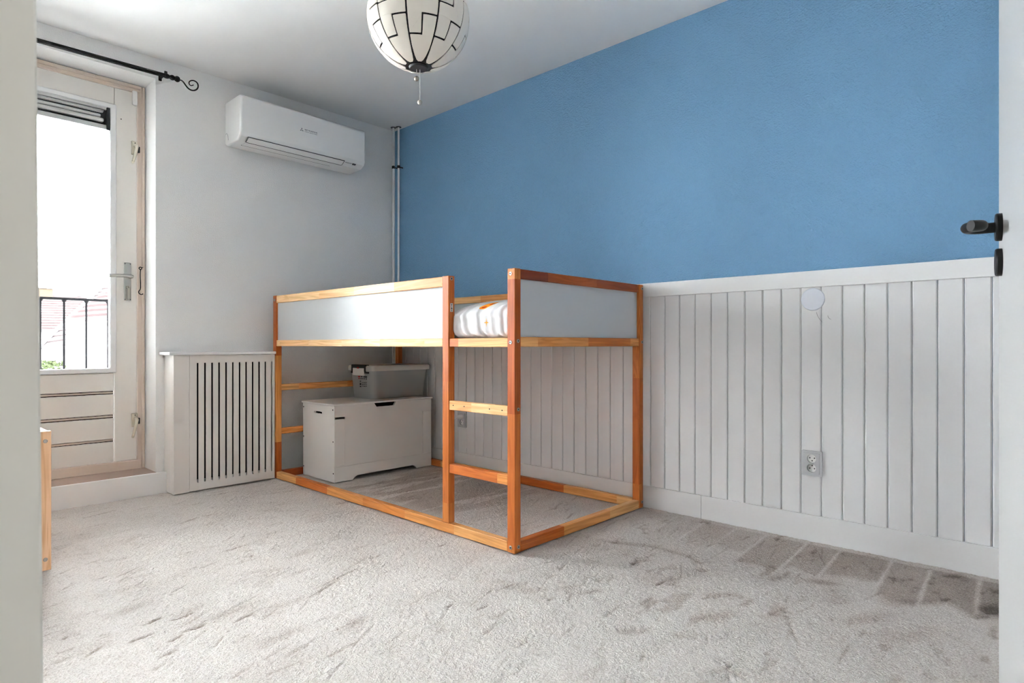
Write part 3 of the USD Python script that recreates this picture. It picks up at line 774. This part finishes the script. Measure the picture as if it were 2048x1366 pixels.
obj('radiator', box(RX0 + .03, RX1 - .02, RYF + .030, YB - .03, .06, .74, .01), 'dark_inside', rc, smooth=False)  # dark block standing in for the shade behind the slots

# ------------------------------------------------------------------ air conditioner
AX0, AX1, AYF = 1.574, 2.447, 3.690
ac = thing('air_conditioner', 'white split air conditioner mounted high on the back wall', 'air conditioner', ((AX0 + AX1) / 2, YB, 2.075))
prof = [(3.9195, 2.352), (3.715, 2.352), (3.692, 2.338), (3.690, 2.325), (3.690, 2.150), (3.693, 2.125), (3.703, 2.102), (3.742, 2.080), (3.80, 2.077), (3.88, 2.073), (3.9195, 2.090)]
rr = .014
inner = Polygon(prof).buffer(-rr)
pts_i = [p for p in inner.exterior.coords][:-1]
sph = []
s_ = trimesh.creation.icosphere(2, rr).vertices
for (y, z) in pts_i:
    for x in (AX0 + rr, AX1 - rr):
        sph.append(np.array(s_) + [x, y, z])
hull = trimesh.convex.convex_hull(np.vstack(sph))
hv = np.array(hull.vertices)
obj('body', hull, 'ac_white', ac, smooth=25)
FX0, FX1 = 1.629, 2.282


def strip(a, b, x0, x1, lift, th):        # slab along x lying on the profile between (y, z) points a and b
    a, b = np.array(a), np.array(b)
    t_ = (b - a) / np.linalg.norm(b - a)
    n_ = np.array([t_[1], -t_[0]])
    if n_[1] > 0 and abs(n_[1]) > .2 or (abs(n_[1]) <= .2 and n_[0] > 0):
        n_ = -n_
    P = [a + n_ * lift, b + n_ * lift, b + n_ * (lift - th), a + n_ * (lift - th)]
    m_ = extrude(Polygon(P), x1 - x0, lambda u, v, w: (x0 + w, u, v))
    return m_


flapseg = [((3.7035, 2.1005), (3.7385, 2.0808)), ((3.7405, 2.0800), (3.800, 2.0772))]
fl = obj('air_flap', cat([strip(a, b, FX0, FX1, .0022, .004) for a, b in flapseg]), 'ac_white', ac, smooth=False)
obj('flap_gap', cat([strip((3.7005, 2.1040), (3.7036, 2.1008), FX0 - .003, FX1 + .003, .0012, .003), strip((3.7375, 2.0812), (3.7410, 2.0798), FX0, FX1, .0026, .003),
                     strip((3.800, 2.0772), (3.8040, 2.0770), FX0 - .004, FX1 - .05, .0020, .003),
                     strip((3.7005, 2.1025), (3.7390, 2.0805), FX0 - .006, FX0, .0018, .003), strip((3.7005, 2.1025), (3.7390, 2.0805), FX1, FX1 + .004, .0018, .003)]), 'dark_grey', ac, smooth=False)
obj('indicator', strip((3.7050, 2.0995), (3.7160, 2.0930), 2.352, 2.377, .0012, .003), 'dark_grey', ac, smooth=False)
obj('indicator_line', strip((3.7085, 2.0978), (3.7105, 2.0966), 2.296, 2.345, .0010, .003), 'ink_light', ac, smooth=False)
obj('end_seam', tube(spline([(AX0 - .0003, 3.902, 2.150), (AX0 - .0003, 3.885, 2.152), (AX0 - .0003, 3.872, 2.140), (AX0 - .0003, 3.868, 2.118), (AX0 - .0003, 3.866, 2.108)], 5), .0008, 6), 'ink_light', ac)


def lettering(text, x, z, hgt, y, m_, parent, name='lettering', bold=False, width=None):
    t_ = meshkit.text_mesh(text, hgt, .0005, bold)
    v = np.array(t_.vertices)
    k = 1.0 if width is None else width / (v[:, 0].max() - v[:, 0].min())
    vv = np.column_stack([x + (v[:, 0] - v[:, 0].min()) * k, np.full(len(v), y) - v[:, 2], z + v[:, 1]])
    obj(name, (vv, t_.faces), m_, parent, smooth=False)


def rhomb(cx, cz, ang, s):
    P = np.array([(0, 0), (s * .5, s * .289), (s, 0), (s * .5, -s * .289)])
    a = math.radians(ang)
    R = np.array([[math.cos(a), -math.sin(a)], [math.sin(a), math.cos(a)]])
    return Polygon([(cx + q[0], cz + q[1]) for q in P @ R.T])


em = shapely.union_all([rhomb(1.966, 2.230, a, .0145) for a in (90, 210, 330)]).buffer(-.0004)
obj('emblem', extrude(em, .0005, face_y(AYF)), 'ink_light', ac, smooth=False)
lettering('MITSUBISHI', 1.987, 2.2325, .0075, AYF, 'ink_light', ac, bold=True, width=.088)
lettering('HEAVY INDUSTRIES', 1.987, 2.2215, .0058, AYF, 'ink_light', ac, width=.088)

# ------------------------------------------------------------------ curtain rod
RY = 3.815
rod = thing('curtain_rod', 'black metal curtain rod with scroll finial above the balcony door', 'curtain rod', (1.2, YB, 2.37))
obj('rod', cyl((-.7, RY, 2.3392), (1.222, RY, 2.3725), .0115, 18), 'black_metal', rod)
obj('finial_knob', cat([lathe([(0, -.014), (.010, -.013), (.0145, -.004), (.0145, .004), (.010, .013), (0, .014)], (1.240, RY, 2.3725), (1, 0, .03), 20), cyl((1.222, RY, 2.3725), (1.27, RY, 2.373), .0085, 14),
                        lathe([(0, -.013), (.012, -.012), (.0165, -.003), (.0165, .004), (.012, .012), (0, .013)], (1.2655, RY, 2.3725), (1, 0, .03), 20)]), 'black_metal', rod)
scr = [(1.276, 2.3705), (1.2906, 2.3708), (1.3064, 2.357), (1.3238, 2.3386), (1.3414, 2.332), (1.3575, 2.3352), (1.3737, 2.3486), (1.3796, 2.3676), (1.3737, 2.3847), (1.3608, 2.391), (1.3446, 2.3887), (1.3318, 2.3785), (1.3296, 2.3676), (1.3366, 2.3585), (1.3479, 2.3613), (1.3537, 2.3665)]
sp = spline([(x, RY, z) for x, z in scr], 6)
obj('scroll', tube(sp, np.interp(np.linspace(0, 1, len(sp)), [0, .5, .8, 1], [.0040, .0040, .0032, .0022]), 12), 'black_metal', rod)
br = cat([box(1.201, 1.216, RY + .004, RY + .010, 2.376, 2.401, .001), box(1.203, 1.214, RY + .008, YB + .001, 2.384, 2.394, .001), box(1.200, 1.217, YB - .006, YB + .001, 2.374, 2.402, .002)])
obj('bracket', br, 'black_metal', rod)
obj('bracket_ring', lathe([(.0105, -.007), (.0140, -.007), (.0140, .007), (.0105, .007)], (1.2085, RY, 2.3723), (1, 0, .014), 20), 'black_metal', rod)

# ------------------------------------------------------------------ heating pipes in the corner
for i, (px, py, lb) in enumerate(((2.803, 3.858, 'thin white vertical heating pipe, the left one in the corner'), (2.8225, 3.8195, 'thin white vertical heating pipe, the right one in the corner'))):
    t = thing('heating_pipe', lb, 'pipe', (px, py, .9))
    obj('pipe', cyl((px, py, 0.0), (px, py, ZC + .001), .0078, 16), 'gloss_white', t)
    obj('ceiling_rose', lathe([(.0079, -.004), (.021, -.003), (.021, .001), (.0079, .001)], (px, py, ZC), (0, 0, 1), 24), 'dark_grey', t)
    zc = 2.197
    k_ = obj('pipe_clip', lathe([(.0078, -.010), (.0108, -.010), (.0108, .010), (.0078, .010)], (px, py, zc), (0, 0, 1), 20), 'black_plastic', t)
    obj('clip_stem', cyl((px + .010, py, zc), (XR + .001, py, zc), .004, 10), 'black_plastic', k_)

# ------------------------------------------------------------------ pendant lamp
LC, LR = np.array([1.334, 1.690, 1.977]), .175
lamp = thing('pendant_lamp', 'round white pendant lamp of stepped segments over a black core', 'lamp', tuple(LC))


def shell(poly, r0, r1):
    """patch of a spherical shell; poly in (lon, lat) degrees"""
    poly = poly.segmentize(3.0)
    v2, f2 = trimesh.creation.triangulate_polygon(poly, engine='earcut')
    t2 = trimesh.Trimesh(np.column_stack([v2, np.zeros(len(v2))]), f2, process=False)
    t2 = t2.subdivide_to_size(6.0)
    v2, f2 = np.array(t2.vertices)[:, :2], np.array(t2.faces)
    lo, la = np.radians(v2[:, 0]), np.radians(v2[:, 1])
    d = np.stack([np.cos(la) * np.cos(lo), np.cos(la) * np.sin(lo), np.sin(la)], -1)
    n = len(d)
    e = np.sort(np.vstack([f2[:, [0, 1]], f2[:, [1, 2]], f2[:, [2, 0]]]), 1)
    u_, ct = np.unique(e, axis=0, return_counts=True)
    bset = {tuple(q) for q in u_[ct == 1]}
    wall = []
    for tri in f2:
        for a, b in ((tri[0], tri[1]), (tri[1], tri[2]), (tri[2], tri[0])):
            if (min(a, b), max(a, b)) in bset:
                wall += [(b, a, a + n), (b, a + n, b + n)]
    f = np.vstack([f2, f2[:, ::-1] + n, np.array(wall)])
    t_ = trimesh.Trimesh(np.vstack([LC + d * r1, LC + d * r0]), f, process=False)
    return t_


def gapshape(P, gx, gy):
    """shrinks a lon-lat outline: gap narrower in metres near the top, tapered rounding at the tips"""
    p = Polygon(P)
    p = affinity.scale(p, 1, 1)
    return p.buffer(-gx, 4, join_style=1).buffer(.0)


for k in range(10):
    a = -142 + 36 * k
    m_ = a + 18
    l1, l2 = -42, -22.2
    b1, b2 = (-7, 10) if k % 2 else (8, -6)
    t1, t2 = 42, 24
    # tips get narrower towards the hub so that the black gap widens
    low = Polygon([(a + .6, l1), (a + .8, -55), (a + 2.4, -66), (a + 5.5, -72.5), (a + 11, -75.2), (a + 25, -75.2), (a + 30.5, -72.5), (a + 33.6, -66), (a + 35.2, -55), (a + 35.4, l2), (m_ + .35, l2), (m_ + .35, l1 - .3)])
    midp = Polygon([(a + .45, l1 + .6), (m_ - .4, l1 + .6), (m_ - .4, l2 + .6), (a + 35.55, l2 + .6), (a + 35.6, b2), (m_ + .3, b2), (m_ + .3, b1), (a + .4, b1)])
    upp = Polygon([(a + .4, b1 + .6), (m_ - .3, b1 + .6), (m_ - .3, b2 + .6), (a + 35.6, b2 + .6), (a + 35.4, t2), (m_ + .3, t2), (m_ + .3, t1), (a + .6, t1)])
    topp = Polygon([(a + .6, t1 + .6), (m_ - .35, t1 + .6), (m_ - .35, t2 + .6), (a + 35.4, t2 + .6), (a + 35.2, 55), (a + 33.6, 66), (a + 28, 73), (a + 8, 73), (a + 2.4, 66), (a + .8, 55)])
    for pg in (low, midp, upp, topp):
        pg = pg.buffer(-1.30, 3).buffer(.75, 3)
        obj('segment', shell(pg, LR - .0025, LR + (.0005 if k % 2 else 0)), 'lamp_white', lamp, smooth=30)
obj('core', ball(LC, LR - .006, 4), 'black_plastic', lamp, label='black inner globe', smooth=True)
obj('hub', lathe([(0, -LR - .001), (.018, -LR - .001), (.030, -LR + .001), (.034, -LR + .006), (.030, -LR + .012)], LC, (0, 0, 1), 32), 'black_plastic', lamp)
for (dx, dy, zb, nm) in ((-.006, .004, 1.7715, ''), (.003, -.003, 1.690, '')):
    q = LC + np.array([dx, dy, 0])
    pc_ = obj('pull_cord', cyl((q[0], q[1], zb), (q[0], q[1], LC[2] - LR + .002), .0012, 8), 'white_plastic', lamp)
    obj('cord_ball', ball((q[0], q[1], zb - .003), .0085, 3), 'steel', pc_)
obj('cord', cyl((LC[0], LC[1], LC[2] + LR - .01), (LC[0], LC[1], ZC - .02), .003, 10), 'white_plastic', lamp)
obj('ceiling_cup', lathe([(0, -.05), (.03, -.05), (.055, -.02), (.06, 0.001), (0, 0.001)], (LC[0], LC[1], ZC), (0, 0, 1), 32), 'white_plastic', lamp)

# ------------------------------------------------------------------ sockets, cover disc
XS = 2.8500


def socket(y0, y1, z0, z1, lb):
    t = thing('wall_socket', lb, 'socket', (XS, (y0 + y1) / 2, (z0 + z1) / 2))
    obj('frame', extrude(rrect(y0, y1, z0, z1, .003).difference(rrect(y0 + .0095, y1 - .0095, z0 + .0095, z1 - .0095, .002)), .010, face_x(XS)), 'socket_grey', t, smooth=False)
    cy, cz = (y0 + y1) / 2, (z0 + z1) / 2
    plate = rrect(y0 + .010, y1 - .010, z0 + .010, z1 - .010, .002)
    wells = [Point(cy, cz + .0205).buffer(.0185, 16), Point(cy, cz - .0205).buffer(.0185, 16)]
    obj('insert', extrude(plate.difference(shapely.union_all(wells)), .012, face_x(XS)), 'socket_grey', t, smooth=False)
    for s_, w_ in ((1, wells[0]), (-1, wells[1])):
        k_ = obj('outlet', extrude(w_, .003, face_x(XS)), 'white_plastic', t, smooth=False)
        zz = cz + s_ * .0205
        obj('hole', cat([cyl((XS - .0036, cy + d, zz + s_ * q), (XS - .0025, cy + d, zz + s_ * q), .0028, 10) for d, q in ((.0095, .002), (-.0095, .002), (0, -.010))]), 'black_plastic', k_)
    return t


socket(.833, .9165, .279, .387, 'grey double wall socket on the wainscot right of the bed')
s2 = socket(3.085, 3.171, .283, .391, 'grey double wall socket with a plug, seen through the bed ladder')
pg = thing('plug', 'white plug sticking into the socket behind the bed ladder', 'plug', (XS - .01, 3.128, .357))
obj('body', cat([lathe([(0, 0), (.016, 0), (.018, .012), (.014, .034), (.008, .040), (0, .040)], (XS - .004, 3.128, .3575), (-1, .25, -.1), 24)]), 'white_plastic', pg)
obj('flex', tube(spline([(XS - .042, 3.138, .353), (XS - .06, 3.16, .33), (XS - .03, 3.21, .2), (XS - .018, 3.25, .06), (XS - .03, 3.28, .004)], 8), .003, 8), 'white_plastic', pg)
cd = thing('cover_disc', 'flat white round cover disc high on the wainscot', 'cover disc', (XS, .873, 1.046))
obj('disc', lathe([(0, .0045), (.0465, .0045), (.0485, .003), (.049, 0)], (XS + .0003, .873, 1.046), (-1, 0, 0), 64), 'disc_white', cd, smooth=30)

# ------------------------------------------------------------------ low pine cabinet at the left
PX0, PX1, PY0, PY1, PH = -.42, .506, 2.844, 3.284, .525
pc = thing('low_cabinet', 'low pine cabinet with a white top, cut off by the wall stub at left', 'cabinet', ((PX0 + PX1) / 2, (PY0 + PY1) / 2, 0))
obj('front_panel', box(PX0, PX1, PY0, PY0 + .017, 0.004, PH, .0015), 'wood_z_pine', pc)
obj('back_panel', box(PX0, PX1, PY1 - .017, PY1, 0.004, PH, .0015), 'wood_z_pine', pc)
obj('end_panel', box(PX1 - .017, PX1 - .001, PY0 + .0175, PY1 - .0175, 0.02, PH - .004, .0015), 'wood_z_pine', pc)
obj('end_panel', box(PX0 + .001, PX0 + .017, PY0 + .0175, PY1 - .0175, 0.02, PH - .004, .0015), 'wood_z_pine', pc)
obj('top_board', box(PX0 + .018, PX1 - .018, PY0 + .018, PY1 - .018, PH - .022, PH - .006, .002), 'board_white', pc)
for z in (.488, .045):
    b_ = obj('bolt', lathe([(0, .0016), (.0035, .0016), (.004, .003), (.0062, .003), (.0075, 0)], (PX1 - .018, PY0, z), (0, -1, 0), 18), 'silver', pc)

# ------------------------------------------------------------------ added fill lamp on the landing (unseen, behind the camera)
hl = thing('landing_lamp', 'added round white ceiling lamp, unseen fill light on the landing', 'lamp', (.2, -.9, ZC))
obj('shade', lathe([(0, -.07), (.10, -.065), (.14, -.04), (.15, 0), (0, 0)], (.2, -.9, ZC), (0, 0, 1), 32), 'fill_glow', hl)
obj('rim', lathe([(.15, -.012), (.158, -.012), (.158, 0), (.15, 0)], (.2, -.9, ZC), (0, 0, 1), 32), 'white_plastic', hl)

# ------------------------------------------------------------------ outside
GZ = -2.8
obj('ground_outside', box(-70, 80, -70, 120, GZ - .2, GZ), 'paving', kind=S, label='garden ground below the balcony door', smooth=False)
fr_ = thing('flat_roof', 'added white bounce surface below the balcony door, unseen under the sill', 'roof', (0, 7.4, -.45))  # added white surface, unseen, bounces sky light up to the ceiling
obj('deck', box(-5, 6, 4.7, 10.2, -.45, -.30), 'bounce_white', fr_, smooth=False)
obj('roof_edge', box(-5, 6, 10.2, 10.3, -.45, -.24, .01), 'alu', fr_, smooth=False)
obj('support_wall', box(-4.8, 5.8, 4.9, 10.1, GZ, -.452), 'render_white', fr_, smooth=False)
rl = thing('balcony_railing', 'black balcony railing outside the glazed door', 'railing', (.77, 4.35, .6))
obj('handrail', box(.30, 1.085, 4.338, 4.362, 1.108, 1.122, .002), 'rail_black', rl, smooth=False)
obj('lower_rail', box(.30, 1.085, 4.34, 4.36, .640, .652, .002), 'rail_black', rl, smooth=False)
for x in (.395, .504, .613, .7225, .8337, .9426, 1.054):
    obj('baluster', cyl((x, 4.35, .645), (x, 4.35, 1.110), .0056, 12), 'rail_black', rl)
for x in (.7225, .8337, .9426, 1.054):
    obj('collar', lathe([(.007, -.012), (.015, 0), (.007, 0)], (x, 4.35, 1.109), (0, 0, 1), 12), 'rail_black', rl)
for x in (.31, 1.075):
    obj('wall_bracket', box(x - .01, x + .01, 4.21, 4.345, 1.108, 1.12, .002), 'rail_black', rl, smooth=False)


def roof_courses(parent, a0, a1, b0, b1, n, m_, th=.10):
    """overlapping tile courses from the eave a0-a1 up to the ridge b0-b1"""
    a0, a1, b0, b1 = (np.array(q, float) for q in (a0, a1, b0, b1))
    nrm = np.cross(a1 - a0, b0 - a0)
    nrm /= np.linalg.norm(nrm)
    if nrm[2] < 0:
        nrm = -nrm
    for i in range(n):
        s, e = i / n, (i + 1.12) / n
        p = [a0 + (b0 - a0) * s + nrm * th, a1 + (b1 - a1) * s + nrm * th, a1 + (b1 - a1) * e + nrm * .01, a0 + (b0 - a0) * e + nrm * .01]
        q = [x - nrm * th for x in p]
        obj('tile_course', trimesh.convex.convex_hull(np.array(p + q)), m_, parent, smooth=False)


hA = thing('house', 'far house with red tiled roof and brick chimney beyond the balcony', 'house', (6, 30, GZ))
roof_courses(hA, (1.0, 27, 1.25), (9.5, 27, 1.35), (1.0, 31, 2.66), (8.6, 31, 2.84), 14, 'roof_tile', .06)
obj('ridge', cyl((1.0, 31, 2.70), (8.6, 31, 2.86), .09, 10), 'roof_tile', hA)
obj('wall', box(1.3, 9.2, 27.4, 35, GZ, 1.3), 'render_white', hA, smooth=False)
ch = obj('chimney', box(4.55, 5.50, 30.6, 31.5, 2.4, 3.10, .03), 'brick', hA, smooth=False)
obj('chimney_cap', box(4.48, 5.57, 30.53, 31.57, 3.10, 3.18, .02), 'render_white', ch, smooth=False)
obj('chimney_pot', cyl((5.15, 31, 3.16), (5.15, 31, 3.34), .05, 12), 'dark_grey', ch)
obj('chimney_pot', lathe([(.05, 0), (.05, .06), (.11, .08), (.11, .13), (0, .16)], (5.34, 31, 3.16), (0, 0, 1), 14), 'mid_grey', ch)
obj('roof_vent', lathe([(.07, 0), (.07, .10), (.12, .12), (.10, .20), (0, .22)], (6.46, 31, 2.75), (0, 0, 1), 14), 'dark_grey', hA)
hB = thing('house', 'nearer white house with pale tiled roofs behind the railing', 'house', (5, 21, GZ))
roof_courses(hB, (3.02, 18.4, .72), (5.5, 17.0, 1.2), (5.75, 24.2, 2.80), (8.2, 22.5, 3.2), 14, 'roof_tile_pale', .05)
obj('verge', tube([(3.02, 18.4, .78), (5.75, 24.2, 2.86)], .05, 8), 'dark_grey', hB)
obj('wall', extrude(Polygon([(3.2, 18.9), (5.5, 17.5), (8.3, 22.4), (5.9, 23.8)]), .72 - GZ, lambda u, v, w: (u, v, GZ + w)), 'render_white', hB, smooth=False)
hD = hB
obj('wall', extrude(Polygon([(3.11, 16.0), (4.15, 12.9), (7.2, 14.5), (6.0, 17.6)]), 1.26 - GZ, lambda u, v, w: (u, v, GZ + w)), 'render_white', hD, smooth=False)
obj('gutter', tube([(3.07, 15.98, 1.27), (4.12, 12.85, 1.32)], .045, 10), 'white_plastic', hD)
roof_courses(hD, (3.05, 16.05, 1.28), (4.12, 12.85, 1.34), (4.75, 19.6, 2.32), (6.3, 15.6, 2.5), 7, 'roof_tile', .07)
hg = thing('hedge', 'clipped green hedge at the bottom of the balcony door view', 'hedge', (1.9, 12, GZ))
n_ = 2200
P_ = np.column_stack([rng.uniform(1.0, 2.27, n_), rng.uniform(11.7, 12.6, n_), .575 - rng.uniform(0, 1, n_) ** 1.5 * .9])
lv, lf = [], []
for i, p in enumerate(P_):
    u_ = rng.normal(size=3)
    u_ /= np.linalg.norm(u_)
    w_ = np.cross(u_, rng.normal(size=3))
    w_ /= np.linalg.norm(w_)
    s = .045
    lv += [p - u_ * s, p + w_ * s * .5, p + u_ * s, p - w_ * s * .5]
    lf += [(4 * i, 4 * i + 1, 4 * i + 2), (4 * i, 4 * i + 2, 4 * i + 3)]
tag(obj('foliage', (np.array(lv), np.array(lf)), 'leaf', hg, smooth=False), None, None, None, 'stuff')
obj('stems', box(1.05, 2.2, 11.8, 12.5, GZ, .40, .05), 'leaf', hg)
tr = thing('bare_tree', 'faint bare winter tree rising above the far roof', 'tree', (7.7, 38, GZ))
br_ = []


def branch(p, d, L, r, depth):
    q = p + d * L
    br_.append(tube([p, (p + q) / 2 + rng.normal(size=3) * L * .04, q], [r, r * .85, r * .7], 6))
    if depth == 0:
        return
    for _ in range(3):
        e = d + rng.normal(size=3) * .35
        e[2] = abs(e[2]) + .3
        branch(q, e / np.linalg.norm(e), L * .62, r * .6, depth - 1)


obj('trunk', tube([(7.7, 38, GZ), (7.72, 38, .5), (7.7, 38, 2.2)], [.2, .14, .10], 10), 'bark', tr)
for k in range(5):
    branch(np.array([7.7, 38, 1.6 + .15 * k]), np.array([.3 * math.cos(k * 2.4), .3 * math.sin(k * 2.4), .9]), .8, .045, 3)
obj('branches', cat(br_), 'bark', tr)
